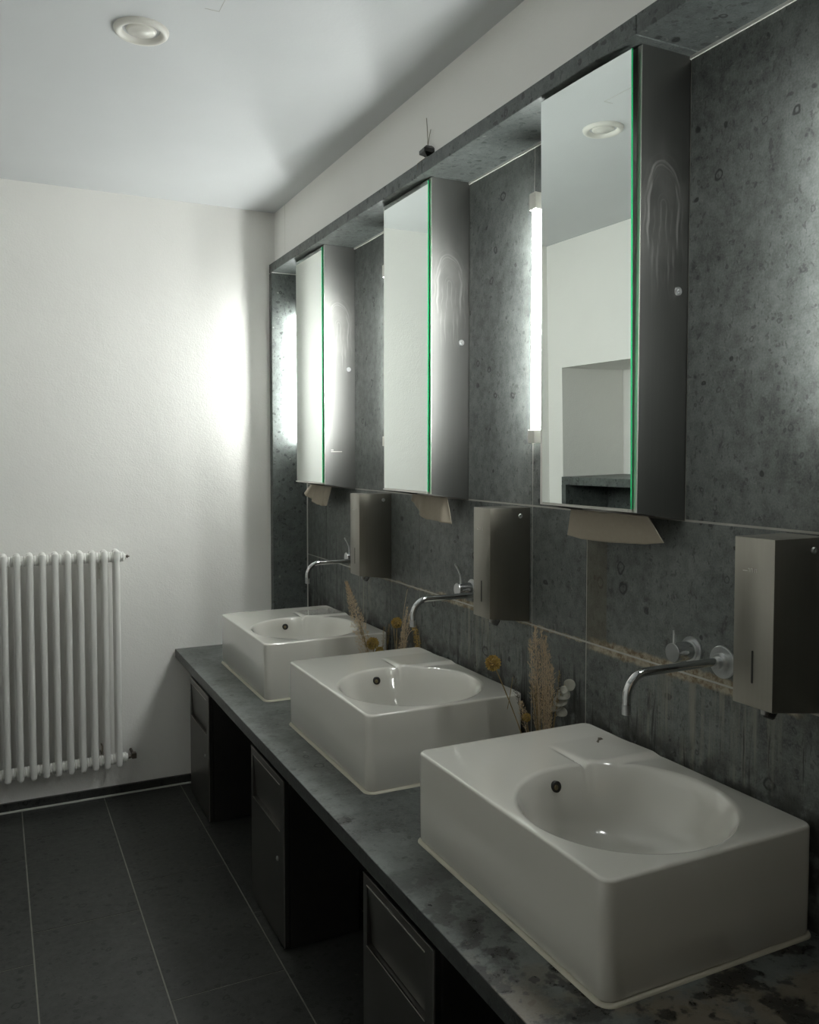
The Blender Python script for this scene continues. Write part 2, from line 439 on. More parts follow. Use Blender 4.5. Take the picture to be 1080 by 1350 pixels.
def make_basin(name, label, y0, y1, yc):
    X0, X1 = -.502, -.012; XC = -.267; RB = .213; ZT = .8465
    root = thing(name, label, 'washbasin', ((X0 + X1) / 2, (y0 + y1) / 2, KT))
    bm = bmesh.new()
    rc = .024; ec = .006
    outer = rrect(X0, X1, y0, y1, rc)
    inn = rrect(X0 + ec, X1 - ec, y0 + ec, y1 - ec, rc - ec * .8)
    n = len(outer)
    ang = [math.atan2(p[1] - yc, p[0] - XC) for p in inn]
    # bowl profile (radius fraction, depth below rim)
    BD, BE = .152, 4.6
    prof = [(0.0, -BD)]
    K = 22
    for i in range(1, K):
        u = i / K; prof.append((u * .97, -BD + (BD - .006) * u ** BE))
    prof += [(.985, -.0052), (1.0, -.0022), (1.018, -.0007), (1.035, 0.0)]
    Px, Py = XC + .070, yc + .184
    def deck(x, y, z):
        d = 0.0
        # raised spout deck: a soft plateau in the back corner, bounded by two creases that meet at the rim
        v = y - Py; u = x - Px
        if v > -.02 and u > -.06:
            fade = max(0.0, 1 - max(0, v) / .15); d -= .0085 * math.exp(-((u + .012) / .0055) ** 2) * fade * min(1, (v + .02) / .02)
            s = 1 / (1 + math.exp(-(u + .004) / .004)) * max(0.0, 1 - max(0, v) / .16)
            d += .0050 * s * min(1, max(0, v + .02) / .03)
        if u > -.02 and abs(v + .004) < .06:
            fade = max(0.0, 1 - max(0, u) / .13); d -= .0060 * math.exp(-((v + .012) / .008) ** 2) * fade * min(1, (u + .02) / .02)
        return z + d
    rings = []
    for fr, dz in prof[1:]:
        rr = []
        for a in ang:
            R_ = RB * fr
            # nick in the rim where the two creases meet
            da = abs(((a - math.atan2(Py - yc, Px - XC) + pi) % (2 * pi)) - pi)
            if fr > .9: R_ += .006 * math.exp(-(da / .045) ** 2) * (fr - .9) * 8
            x, y = XC + R_ * cos(a), yc + R_ * sin(a)
            z = ZT + dz
            if fr > .97: z = deck(x, y, z)
            rr.append(bm.verts.new((x, y, z)))
        rings.append(rr)
    NS = 40; last = rings[-1]
    c0 = [(v.co.x, v.co.y) for v in last]
    for k in range(1, NS + 1):
        f = k / NS; rr = []
        for i in range(n):
            x = c0[i][0] * (1 - f) + inn[i][0] * f; y = c0[i][1] * (1 - f) + inn[i][1] * f
            z = ZT - .0012 * f * f
            if f < 1: z = deck(x, y, z)
            rr.append(bm.verts.new((x, y, z)))
        rings.append(rr)
    # edge roll-over and sides
    for k in range(1, 6):
        th = k / 5 * pi / 2; f = sin(th); g = 1 - cos(th)
        rings.append([bm.verts.new((inn[i][0] * (1 - f) + outer[i][0] * f, inn[i][1] * (1 - f) + outer[i][1] * f, ZT - .0012 - ec * g)) for i in range(n)])
    for z in (ZT - .06, ZT - .12, KT + .012):
        rings.append([bm.verts.new((outer[i][0], outer[i][1], z)) for i in range(n)])
    und = rrect(X0 + .004, X1 - .004, y0 + .004, y1 - .004, rc - .003)
    rings.append([bm.verts.new((und[i][0], und[i][1], KT + .005)) for i in range(n)])
    rings.append([bm.verts.new((und[i][0], und[i][1], KT + .0006)) for i in range(n)])
    c = bm.verts.new((XC, yc, ZT + prof[0][1]))
    for i in range(n): bm.faces.new((c, rings[0][i], rings[0][(i + 1) % n]))
    for a, b in zip(rings, rings[1:]):
        for i in range(n): bm.faces.new((a[i], b[i], b[(i + 1) % n], a[(i + 1) % n]))
    bm.faces.new(rings[-1])
    obj('ceramic_body', bm, M['ceramic'], root, 40)
    # silicone bead round the foot
    bm = bmesh.new(); path = rrect(X0 - .001, X1 + .001, y0 - .001, y1 + .001, rc, 20, 8)
    m = len(path); secs = []
    for i in range(m):
        p = Vector((*path[i], 0)); tan = (Vector((*path[(i + 1) % m], 0)) - Vector((*path[i - 1], 0))).normalized(); nr = Vector((tan.y, -tan.x, 0))
        secs.append([bm.verts.new(p + nr * a + Vector((0, 0, KT + b))) for a, b in ((-.006, .0003), (.0040, .0003), (.0035, .0022), (.0012, .0048), (-.004, .0058))])
    for i in range(m):
        a, b = secs[i], secs[(i + 1) % m]
        for k in range(5): bm.faces.new((a[k], a[(k + 1) % 5], b[(k + 1) % 5], b[k]))
    obj('silicone_bead', bm, M['silicone'], root, 60)
    # overflow hole in the far side of the bowl, with a brass throat
    a = radians(97); zz = ZT - .034; fr = .97 * ((BD - .034) / (BD - .006)) ** (1 / BE) + .004
    pc = Vector((XC + RB * fr * cos(a), yc + RB * fr * sin(a), zz)); inward = Vector((-cos(a), -sin(a), .22)).normalized()
    bm = bmesh.new()
    lathe(bm, pc, inward, [(0, .0070), (.0112, .0070), (.0122, .0062), (.0122, -.02)], 28)
    ov = obj('overflow_hole', bm, M['dark'], root)
    bm = bmesh.new(); lathe(bm, pc - Vector((.003, 0, 0.001)), inward, [(0, .0078), (.0060, .0076), (.0062, -.01)], 20)
    obj('overflow_throat', bm, M['brass'], ov)
    bm = bmesh.new(); lathe(bm, (XC, yc, ZT - BD - .0005), (0, 0, 1), [(0, .004), (.018, .004), (.021, .002), (.031, .002), (.033, -.001)], 36)
    obj('waste_cover', bm, M['chrome'], root)
    return root
b3 = make_basin('washbasin', 'nearest large square white ceramic washbasin, at the lower right corner', 1.066, 1.748, 1.300)
b2 = make_basin('washbasin', 'white ceramic washbasin in the middle, between the two dried flower bunches', 2.034, 2.706, 2.262)
b1 = make_basin('washbasin', 'farthest white ceramic washbasin, beside the plaster end wall', 2.972, 3.642, 3.205)
for b in (b1, b2, b3): b['group'] = 'white washbasins on the stone countertop'
# small dark maker's mark on the near basin's deck
bm = bmesh.new(); z = .8472
mk = [(-.0935, 1.598), (-.0885, 1.6015), (-.0795, 1.6125), (-.0655, 1.6150), (-.0630, 1.6255), (-.0700, 1.6290), (-.0800, 1.6170), (-.0915, 1.6075)]
vs = [bm.verts.new((x, y, z)) for x, y in mk]; f = bm.faces.new(vs)
r = bmesh.ops.extrude_face_region(bm, geom=[f]); bmesh.ops.translate(bm, verts=[v for v in r['geom'] if isinstance(v, bmesh.types.BMVert)], vec=(0, 0, .0006))
obj('maker_mark', bm, M['seed'], b3)

# ------------------------------------------------------------------ wall taps
def make_tap(label, y, pin):
    z0 = H - .4350
    root = thing('wall_tap', label, 'tap', (0, y, z0), 'chrome wall taps over the basins')
    bm = bmesh.new()
    pts = [(-.012, y, z0)]
    for i in range(1, 12): pts.append((-.012 - .196 * i / 12, y, z0))
    cx, cz, rr = -.210, z0 - .048, .048
    for i in range(0, 17):
        a = pi / 2 + (pi / 2) * i / 16; pts.append((cx + rr * cos(a), y, cz + rr * sin(a)))
    pts.append((cx - rr, y, z0 - .060)); tube(bm, pts, .0088, 24)
    obj('spout', bm, M['chrome'], root, 50)
    bm = bmesh.new(); tube(bm, [(cx - rr, y, z0 - .0605), (cx - rr, y, z0 - .080)], .0092, 24); obj('aerator', bm, M['satin_chrome'], root, 50)
    bm = bmesh.new(); lathe(bm, (0, y, z0 - .003), (-1, 0, 0), [(.0345, 0), (.0345, .0035), (.0330, .0048), (.0195, .0048), (.0195, .0125), (.0180, .0145), (.0135, .0145), (.0135, .024), (.0120, .026), (0, .026)], 48)
    obj('spout_rosette', bm, M['satin_chrome'], root, 30)
    yv = y + .089; zv = H - .431
    bm = bmesh.new(); lathe(bm, (0, yv, zv), (-1, 0, 0), [(.0300, 0), (.0300, .0035), (.0288, .0048), (.0225, .0048), (.0225, .010), (0, .010)], 48)
    vr = obj('valve_rosette', bm, M['satin_chrome'], root, 30)
    bm = bmesh.new(); lathe(bm, (-.009, yv, zv), (-1, 0, 0), [(.0208, 0), (.0208, .047), (.0203, .049), (0, .0495)], 44)
    for f in bm.faces:
        if f.calc_center_median().x < -.0565: f.material_index = 1
    vb = obj('valve_handle', bm, [M['chrome'], M['satin_chrome']], root, 30)
    bm = bmesh.new()
    if pin: tube(bm, [(-.052, yv, zv + .018), (-.052, yv, zv + .048)], .0032, 12)
    else: tube(bm, [(-.043, yv, zv + .018), (-.043, yv, zv + .030), (-.0445, yv, zv + .046), (-.052, yv, zv + .062), (-.0625, yv, zv + .080), (-.064, yv, zv + .083)], [.0036, .0036, .0034, .0034, .0036, .0028], 12)
    obj('lever', bm, M['satin_chrome'], vb, 50)
    return root
make_tap('chrome wall tap over the nearest basin, short straight pin on its valve', 1.307, True)
make_tap('chrome wall tap over the middle basin, thin bent lever on its valve', 2.262, False)
make_tap('farthest chrome wall tap, over the basin by the end wall', 3.208, False)

# ------------------------------------------------------------------ mirror cabinets
def make_cabinet():
    y0, y1 = 1.4238, 1.783; zb = 1.4080; zt = SOF - .0005; dc = .1354
    root = thing('mirror_cabinet', '', 'mirror cabinet', (0, y0, 1.387), 'stainless mirror cabinets under the soffit')
    bm = bmesh.new()
    th = .0015
    def panel_y(ya, yb):     # side sheet with a sloping lower edge
        vs = []
        for y in (ya, yb): vs.append([bm.verts.new(p) for p in ((-dc, y, zb), (-.0005, y, 1.3865), (-.0005, y, zt), (-dc, y, zt))])
        a, b = vs
        bm.faces.new(a); bm.faces.new(b[::-1])
        for i in range(4): bm.faces.new((a[i], a[(i + 1) % 4], b[(i + 1) % 4], b[i]))
    panel_y(y0, y0 + th); panel_y(y1 - th, y1)
    obj('side_panels', bm, M['steel_smear'], root)
    bm = bmesh.new()
    box(bm, -dc, -.001, y0 + th, y1 - th, zt - .003, zt - .001); box(bm, -.006, -.001, y0 + th, y1 - th, 1.39, zt)
    # floor of the cabinet with the towel slot left open
    box(bm, -dc + .001, -.092, y0 + th, y1 - th, zb - .0005, zb + .006); box(bm, -.050, -.006, y0 + th, y1 - th, zb - .0095, zb - .006)
    obj('carcass', bm, M['steel'], root)
    bm = bmesh.new()
    box(bm, -dc - .0015, -dc + .001, y0, y0 + .0125, zb, zt - .002, 0, .0005, 1)
    box(bm, -dc - .0015, -dc + .001, y1 - .0085, y1, zb, zt - .002, 0, .0005, 1)
    box(bm, -dc - .0015, -dc + .004, y0 + .0125, y1 - .0085, zb, zb + .005)
    obj('front_frame', bm, M['steel_edge'], root)
    # door: sheet steel tray with the mirror glass on it
    d = thing('door', '', '', (-dc - .002, y0 + .010, 1.4)); del d['label'], d['category']
    ya, yb = y0 + .0125, y0 + .3420; za, z1 = H - .1185, H + .8525
    bpy.data.objects.remove(d)
    bm = bmesh.new(); box(bm, -dc - .0030, -dc - .0018, ya + .003, yb - .003, za - .0015, z1 - .002)
    box(bm, -dc - .013, -dc - .002, ya + .001, yb - .001, za - .0055, za - .0015)
    door = obj('door', bm, M['steel_edge'], root)
    door.location = (-dc, y0 + .011 - y0, 0); door.data.transform(Matrix.Translation(-door.location))
    bm = bmesh.new()
    gx0, gx1 = -dc - .0076, -dc - .0031
    box(bm, gx0, gx1, ya, yb, za, z1, 1)
    for f in bm.faces:
        c = f.calc_center_median()
        f.material_index = 0 if abs(c.x - gx0) < 1e-5 else 1
    obj('mirror_glass', bm, [M['mirror'], M['green_edge']], door)
    bm = bmesh.new(); lathe(bm, (-.029, y0 + .0005, H + .354), (0, -1, 0), [(.0095, 0), (.0095, .003), (.008, .0045), (.0045, .0045), (.0045, .0075), (.0035, .0085), (0, .0085)], 24)
    obj('lock', bm, M['satin_chrome'], root, 30)
    return root
c3 = make_cabinet(); c3['label'] = 'nearest tall mirror cabinet, its mirror showing a round ceiling vent and wall recess'
c2 = dup(c3, (0, 2.3785, 1.387), 'middle one of the three tall mirror cabinets, above the middle washbasin')
c1 = dup(c3, (0, 3.3340, 1.387), 'farthest tall mirror cabinet, next to the lit stone end panel')
for ch in c3.children:
    if ch.name.startswith('door'):
        ch.rotation_euler = (0, -.012, .031); ch.scale = (1, .955, 1)          # this door stands slightly ajar

bm = bmesh.new(); yy = 3.334
box(bm, -.1085, -.0595, yy - .0003, yy + .0005, H + .0085, H + .0115); box(bm, -.1085, -.098, yy - .0003, yy + .0005, H + .0155, H + .0185)
obj('sticker_residue', bm, M['cream'], c1)

# ------------------------------------------------------------------ soap dispensers
def make_dispenser():
    y0, y1 = 1.065, 1.1555; zt, zf, zb = H - .152, H - .463, H - .481; d = .134
    root = thing('soap_dispenser', '', 'soap dispenser', (0, y0, zf), 'steel soap dispensers on the stone wall')
    bm = bmesh.new()
    pr = [(-.0005, zb), (-d, zf), (-d, zt), (-.0005, zt)]
    a = [bm.verts.new((x, y0, z)) for x, z in pr]; b = [bm.verts.new((x, y1, z)) for x, z in pr]
    bm.faces.new(a); bm.faces.new(b[::-1])
    for i in range(4): bm.faces.new((a[i], a[(i + 1) % 4], b[(i + 1) % 4], b[i]))
    bmesh.ops.bevel(bm, geom=[e for e in bm.edges], offset=.0013, segments=2, profile=.5, affect='EDGES')
    obj('housing', bm, M['steel_disp'], root, 30)
    bm = bmesh.new(); lathe(bm, (-.034, y0 + .0003, H - .1755), (0, -1, 0), [(.0068, 0), (.0068, .002), (.0055, .0035), (.0028, .0035), (.0022, .0015), (0, .0015)], 20)
    obj('lock', bm, M['satin_chrome'], root, 30)
    bm = bmesh.new(); ys = y0 + .0455
    vs = []
    for i in range(9): a_ = pi * i / 8; vs.append((ys + .0021 * cos(a_), H - .361 + .0021 * sin(a_)))
    for i in range(9): a_ = pi + pi * i / 8; vs.append((ys + .0021 * cos(a_), H - .4175 + .0021 * sin(a_)))
    f = bm.faces.new([bm.verts.new((-d - .0006, y, z)) for y, z in vs])
    r = bmesh.ops.extrude_face_region(bm, geom=[f]); bmesh.ops.translate(bm, verts=[v for v in r['geom'] if isinstance(v, bmesh.types.BMVert)], vec=(.002, 0, 0))
    obj('sight_slot', bm, M['dark'], root)
    bm = bmesh.new(); zm = H - .2145          # worn maker's mark: a dash and a row of faint strokes
    box(bm, -d - .0004, -d + .001, y0 + .060, y0 + .0705, zm, zm + .0012)
    for k_, (dy, h0, h1) in enumerate(((.0555, 0, .006), (.0520, .0005, .0065), (.0480, 0, .006), (.0430, -.0005, .0065), (.0390, 0, .006))):
        box(bm, -d - .0004, -d + .001, y0 + dy, y0 + dy + .0009, zm + h0 - .001, zm + h1)
        if k_ in (0, 2, 4): box(bm, -d - .0004, -d + .001, y0 + dy, y0 + dy + .0028, zm + h1 - .0012, zm + h1)
    obj('engraved_mark', bm, M['steel_edge'], root)
    # pump spout and hooked push lever under the housing
    bm = bmesh.new(); tube(bm, [(-.098, ys, zf + .006), (-.098, ys, zf - .012), (-.1005, ys, zf - .020)], [.0095, .0085, .006], 16)
    obj('nozzle', bm, M['steel'], root, 40)
    bm = bmesh.new()
    pts = [(-.079, zf + .004), (-.078, zf - .010), (-.080, zf - .018), (-.086, zf - .026), (-.090, zf - .027)]
    qs = [(x - .0025, z) for x, z in pts]
    L = [[bm.verts.new((x, yy, z)) for x, z in pts + qs[::-1]] for yy in (ys - .011, ys + .011)]
    bm.faces.new(L[0]); bm.faces.new(L[1][::-1]); nn = len(L[0])
    for i in range(nn): bm.faces.new((L[0][i], L[0][(i + 1) % nn], L[1][(i + 1) % nn], L[1][i]))
    obj('push_lever', bm, M['black'], root)
    return root
d3 = make_dispenser(); d3['label'] = 'nearest steel soap dispenser, cut off by the right edge of the photo'
zloc = d3.location.z
dup(d3, (0, 2.027, zloc), 'steel soap dispenser below and between the middle and nearest mirror cabinets')
dup(d3, (0, 2.970, zloc), 'farthest steel soap dispenser, between the far and middle mirror cabinets')

# ------------------------------------------------------------------ tube lamps between the cabinets
def make_lamp():
    y0, y1 = 1.936, 1.966; zt, zb = H + .706, H + .030
    root = thing('tube_lamp', '', 'wall lamp', (0, (y0 + y1) / 2, zb), 'upright tube lamps between the mirror cabinets')
    for nm, a, b in (('end_cap', zt - .045, zt), ('end_cap', zb, zb + .036)):
        bm = bmesh.new(); box(bm, -.052, -.0005, y0, y1, a, b, 0, .001, 1); obj(nm, bm, M['cream'], root)
    bm = bmesh.new(); tube(bm, [(-.036, (y0 + y1) / 2, zb + .034), (-.036, (y0 + y1) / 2, zt - .043)], .0125, 20); obj('glass_tube', bm, M['tube2'], root, 40)
    return root
l3 = make_lamp(); l3['label'] = 'lit upright tube lamp right beside the far edge of the nearest mirror'
lz = l3.location.z
l2 = dup(l3, (0, 2.925, lz), 'upright tube lamp almost hidden behind the middle mirror cabinet')
l1 = dup(l3, (0, 3.900, lz), 'upright tube lamp hidden behind the farthest mirror cabinet, lighting the stone end panel')
l4 = dup(l3, (0, .975, lz), 'upright tube lamp just past the right edge of the photo, lighting the near wall slab')

for i, l_ in ((0, l1), (1, l2), (3, l4)):
    for ch in l_.children:
        if ch.name.startswith('glass_tube'): ch.data = ch.data.copy(); ch.data.materials[0] = M['tube%d' % i]

# ------------------------------------------------------------------ paper towels
def make_towel(label, st, folds, sl=0.0):
    """st: stations (ytop, ybottom, zbottom)"""
    bm = bmesh.new(); NU, NV = 48, 16; g = []
    zt = 1.3965
    for i in range(NU + 1):
        u = i / NU * (len(st) - 1); k = min(int(u), len(st) - 2); f = u - k
        a, b = st[k], st[k + 1]; yt, yb, zb = (a[j] * (1 - f) + b[j] * f for j in range(3))
        col = []
        for j in range(NV + 1):
            v = j / NV
            x = -.071 + sum(am * sin(ph + fr * i / NU * 2 * pi) for am, fr, ph in folds) * v ** .7 - sl * v
            col.append(bm.verts.new((x, yt * (1 - v) + yb * v, zt * (1 - v) + zb * v)))
        g.append(col)
    for i in range(NU):
        for j in range(NV): bm.faces.new((g[i][j], g[i + 1][j], g[i + 1][j + 1], g[i][j + 1]))
    o = obj('paper_towel', bm, M['paper'], None, 60)
    md = o.modifiers.new('thick', 'SOLIDIFY'); md.thickness = .0006; md.offset = 0
    return tag(o, label, 'paper towel', 'paper towels hanging from the mirror cabinets')
make_towel('wide flat beige paper towel hanging from the nearest mirror cabinet', [(1.462, 1.418, H - .1935), (1.50, 1.475, H - .2020), (1.60, 1.600, H - .2095), (1.70, 1.700, H - .2100), (1.742, 1.760, H - .2050)], [(.003, .8, .5), (.0015, 2.3, 1)], -.004)
make_towel('creased beige paper towel with torn corner under the middle mirror cabinet', [(2.394, 2.372, H - .2225), (2.46, 2.45, H - .2185), (2.53, 2.536, H - .2190), (2.60, 2.604, H - .1905), (2.642, 2.640, H - .160)], [(.006, 2.4, 2.0), (.003, 4.3, 1)], .002)
make_towel('small crumpled beige paper towel under the farthest mirror cabinet', [(3.426, 3.497, H - .2265), (3.49, 3.53, H - .228), (3.56, 3.600, H - .226), (3.63, 3.69, H - .210), (3.688, 3.775, H - .182)], [(.007, 2.8, .3), (.003, 5, 2)], .002)

# ------------------------------------------------------------------ waste bins under the counter
def make_bin():
    y0, y1 = 1.4840, 1.8480; x = -.595; zt, zb = .533, .0095; xb = -.343
    root = thing('waste_bin', '', 'waste bin', (-.47, y0, 0), 'steel waste bins under the countertop')
    bm = bmesh.new()
    box(bm, x + .0195, xb, y0 + .002, y1 - .002, .004, zt - .004, 0, .001, 1)
    box(bm, x + .03, xb - .01, y0 + .02, y1 - .02, 0, .01)
    obj('body', bm, M['bin_steel'], root)
    # door frame leaf with an opening for the push flap
    fy0, fy1 = y0 + .040, y1 - .021; fz0, fz1 = zt - .170, zt - .024
    bm = bmesh.new()
    box(bm, x, x + .016, y0, y1, zb, fz0); box(bm, x, x + .016, y0, y1, fz1, zt)
    box(bm, x, x + .016, y0, fy0, fz0, fz1); box(bm, x, x + .016, fy1, y1, fz0, fz1)
    bmesh.ops.remove_doubles(bm, verts=bm.verts, dist=1e-6)
    dr = obj('door', bm, M['bin_steel'], root)
    bm = bmesh.new()
    box(bm, x - .0012, x + .003, y0, y1, zt - .0015, zt + .0012); box(bm, x - .001, x + .003, y0 - .0006, y0 + .0012, zb, zt)
    box(bm, x - .0015, x + .001, fy0, fy1, fz1 - .0008, fz1 + .0014); box(bm, x - .0015, x + .004, fy0, fy1, fz0 - .0016, fz0)
    obj('bright_edges', bm, M['steel_edge'], dr)
    bm = bmesh.new()
    vs = [bm.verts.new(p) for p in ((x + .001, fy0 + .0015, fz1 - .001), (x + .001, fy1 - .0015, fz1 - .001), (x + .012, fy1 - .0015, fz0 + .003), (x + .012, fy0 + .0015, fz0 + .003))]
    f = bm.faces.new(vs); r = bmesh.ops.extrude_face_region(bm, geom=[f]); bmesh.ops.translate(bm, verts=[v for v in r['geom'] if isinstance(v, bmesh.types.BMVert)], vec=(.0012, 0, 0))
    obj('push_flap', bm, M['bin_steel'], root)
    bm = bmesh.new(); lathe(bm, (x, y0 + .064, .2660), (-1, 0, 0), [(.0075, 0), (.0075, .003), (.006, .004), (.0025, .004), (.0025, .0055), (0, .0055)], 20)
    obj('lock', bm, M['satin_chrome'], root, 30)
    return root
w3 = make_bin(); w3['label'] = 'nearest dark steel waste bin, cut off by the bottom edge of the photo'
dup(w3, (-.47, 2.4730, 0), 'dark steel waste bin in the middle, under the countertop')
dup(w3, (-.47, 3.4840, 0), 'farthest dark steel waste bin, close to the plaster end wall')

# ------------------------------------------------------------------ radiator
root = thing('column_radiator', 'white column radiator hanging on the plaster end wall', 'radiator', (-1.20, YE - .09, .15))
yf, yr = YE - .1280, YE - .072
ztop, zbot = H - .448, H - 1.339
xs = [-.9015 - .0491 * i for i in range(14)]
for x in xs:
    bm = bmesh.new()
    for y in (yf, yr):
        pts = []; rs = []
        for i in range(7): a = pi / 2 * i / 6; pts.append((x, y, zbot - .032 + .013 * (1 - cos(a)))); rs.append(.0128 * max(.15, sin(a)))
        pts += [(x, y, zbot + .02), (x, y, ztop - .02)]; rs += [.0128, .0128]
        for i in range(7): a = pi / 2 * i / 6; pts.append((x, y, ztop + .022 + .011 * sin(a))); rs.append(.0128 * max(.15, cos(a)))
        tube(bm, pts, rs, 16)
    for z in (ztop, zbot):
        ym = (yf + yr) / 2
        # flattened head joining both tubes, with bosses that butt to the next section
        lathe(bm, (x - .0245, ym, z), (1, 0, 0), [(.0, 0), (.0205, .0003), (.0225, .002), (.0225, .007), (.0200, .009), (.0245, .0125), (.0285, .018), (.0285, .031), (.0245, .0365), (.0200, .040), (.0225, .042), (.0225, .047), (.0205, .0487), (0, .049)], 24)
        tube(bm, [(x, yf - .001, z), (x, yr + .001, z)], .0145, 16)
    obj('section', bm, M['radiator'], root, 50)
ym = (yf + yr) / 2; xe = xs[0] + .0245
bm = bmesh.new(); lathe(bm, (xe, ym, ztop), (1, 0, 0), [(.0225, 0), (.0225, .005), (.016, .009), (.011, .012), (.011, .016), (0, .016)], 24); pl = obj('end_plug', bm, M['radiator'], root, 40)
bm = bmesh.new(); lathe(bm, (xe + .016, ym, ztop), (1, 0, 0), [(.005, 0), (.005, .006), (.0075, .006), (.0075, .009), (.0035, .009), (.003, .016), (0, .017)], 12); obj('bleed_screw', bm, M['brown'], pl)
bm = bmesh.new(); lathe(bm, (xe, ym, zbot), (1, 0, 0), [(.0225, 0), (.0225, .006), (.017, .010), (.017, .014), (0, .014)], 24); pl = obj('end_plug', bm, M['radiator'], root, 40)
bm = bmesh.new(); tube(bm, [(xe + .013, ym, zbot), (xe + .032, ym, zbot + .001)], [.0095, .007], 12); box(bm, xe + .030, xe + .050, ym - .013, ym + .013, zbot - .008, zbot + .017, 0, .002, 1)
tube(bm, [(xe + .04, ym + .01, zbot), (xe + .04, YE, zbot)], .006, 10)
obj('return_valve', bm, M['brown'], pl)
for xb_ in (-.9550, -1.4475):
    bm = bmesh.new()
    box(bm, xb_ - .012, xb_ + .012, YE - .012, YE, ztop - .105, ztop - .025, 0, .001, 1); box(bm, xb_ - .009, xb_ + .009, yr - .004, YE - .01, ztop - .035, ztop - .026)
    lathe(bm, (xb_, YE - .012, ztop - .052), (0, -1, 0), [(.011, 0), (.011, .004), (.006, .004), (.006, .010), (0, .010)], 16)
    obj('wall_bracket', bm, M['cream'], root)
bm = bmesh.new(); tube(bm, [(-.968, YE - .001, zbot + .015), (-.968, yr, zbot + .02), (-.968, yr - .01, zbot + .035), (-.966, yr - .004, zbot + .055), (-.968, yr + .02, zbot + .06)], .003, 8)
obj('wire_hook', bm, M['wire'], root)

# ------------------------------------------------------------------ ceiling vent
vx, vy = -.993, 2.435
root = thing('ceiling_vent', 'round cream air valve in the white ceiling', 'vent', (vx, vy, CZ))
bm = bmesh.new()
prof = [(.0725, 0), (.0725, -.003), (.0705, -.0085), (.066, -.0125), (.060, -.0130), (.055, -.0105), (.0505, -.004), (.0470, .008), (.0450, .020)]
lathe(bm, (vx, vy, CZ), (0, 0, 1), prof, 64); obj('flared_ring', bm, M['cream'], root, 60)
bm = bmesh.new(); lathe(bm, (vx, vy, CZ), (0, 0, 1), [(.0455, .016), (.047, .014), (.046, .012), (0, .012)], 48); obj('throat', bm, M['dark'], root, 60)
bm = bmesh.new(); lathe(bm, (vx, vy, CZ), (0, 0, 1), [(.0, -.0100), (.015, -.0100), (.0165, -.0088), (.033, -.0078), (.0385, -.0050), (.0395, -.0015), (.036, .004), (0, .006)], 48); obj('centre_disc', bm, M['cream'], root, 60)

# ------------------------------------------------------------------ little black antenna cap on the ledge
ax, ay, az = -.158, 2.362, FTOP
root = thing('antenna_cap', 'tiny black square cap with upright wires on the stone ledge', 'antenna', (ax, ay, az))
bm = bmesh.new()
def sq(h, z, rot=radians(40)):
    return [bm.verts.new((ax + h * cos(rot + k * pi / 2), ay + h * sin(rot + k * pi / 2), z)) for k in range(4)]
q = [sq(.010, az + .010), sq(.014, az + .013), sq(.029, az + .020), sq(.029, az + .031), sq(.012, az + .042)]
bm.faces.new(q[0][::-1]); bm.faces.new(q[-1])
for a, b in zip(q, q[1:]):
    for i in range(4): bm.faces.new((a[i], a[(i + 1) % 4], b[(i + 1) % 4], b[i]))
obj('cap', bm, M['black'], root)
bm = bmesh.new(); tube(bm, [(ax, ay, az + .0005), (ax, ay, az + .011)], [.009, .007], 14); obj('clear_foot', bm, M['clear'], root, 50)
bm = bmesh.new(); tube(bm, [(ax, ay, az + .040), (ax - .001, ay, az + .08), (ax - .003, ay + .003, az + .128)], .0011, 6); obj('long_wire', bm, M['wire'], root)
bm = bmesh.new(); tube(bm, [(ax, ay, az + .040), (ax + .002, ay - .004, az + .065), (ax + .004, ay - .012, az + .090)], .0011, 6); obj('short_wire', bm, M['wire'], root)
bm = bmesh.new(); tube(bm, [(ax - .004, ay, az + .009), (ax - .016, ay + .020, az - .000), (-DS - .003, ay + .034, az - .003), (-DS - .002, ay + .034, az - .022)], .0009, 6); obj('bent_wire', bm, M['wire'], root)

# ------------------------------------------------------------------ dried flowers
rnd = random.Random(3)
def stem_pts(a, b, bend, n=10):
    a, b = Vector(a), Vector(b); m = (a + b) / 2 + Vector(bend)
    return [a * (1 - t) ** 2 + m * 2 * t * (1 - t) + b * t * t for t in [i / n for i in range(n + 1)]]
def leaf(bm, p, d, ln, wd):
    d = d.normalized(); s = d.cross(Vector((rnd.uniform(-1, 1), rnd.uniform(-1, 1), rnd.uniform(-1, 1)))).normalized() * wd; n = d.cross(s).normalized() * wd * .6
    a, b, c, e, f = p, p + d * ln * .45 + s, p + d * ln, p + d * ln * .45 - s, p + d * ln * .45 + n
    vs = [bm.verts.new(v) for v in (a, b, c, e, f)]
    for t in ((0, 1, 4), (1, 2, 4), (2, 3, 4), (3, 0, 4)): bm.faces.new([vs[i] for i in t])
def plume(base, tip, bend, start, width, count, parent, mat='straw', ln=.014, stem_r=.0013, label=None, shape=None):
    pts = stem_pts(base, tip, bend, 24); bm = bmesh.new(); tube(bm, pts, [stem_r * (1 - .6 * i / 24) for i in range(25)], 6)
    for _ in range(count):
        t = start + (1 - start) * rnd.random(); k = min(int(t * 24), 23); p = pts[k].lerp(pts[k + 1], t * 24 - k); ax_ = (pts[k + 1] - pts[k]).normalized()
        s = (t - start) / (1 - start); prof = (sin(pi * min(1, s * 1.0)) ** .7 + .12) if shape is None else shape(s)
        r = width * prof * math.sqrt(rnd.random()); th = rnd.uniform(0, 2 * pi)
        a = ax_.orthogonal().normalized(); b = ax_.cross(a); off = a * cos(th) + b * sin(th)
        leaf(bm, p + off * r, ax_ + off * .45 + Vector((rnd.uniform(-.35, .35), rnd.uniform(-.35, .35), 0)), ln * rnd.uniform(.35, .95), .0008)
    o = obj('grass_plume', bm, M[mat], parent)
    if label: o['label'] = label
    return o
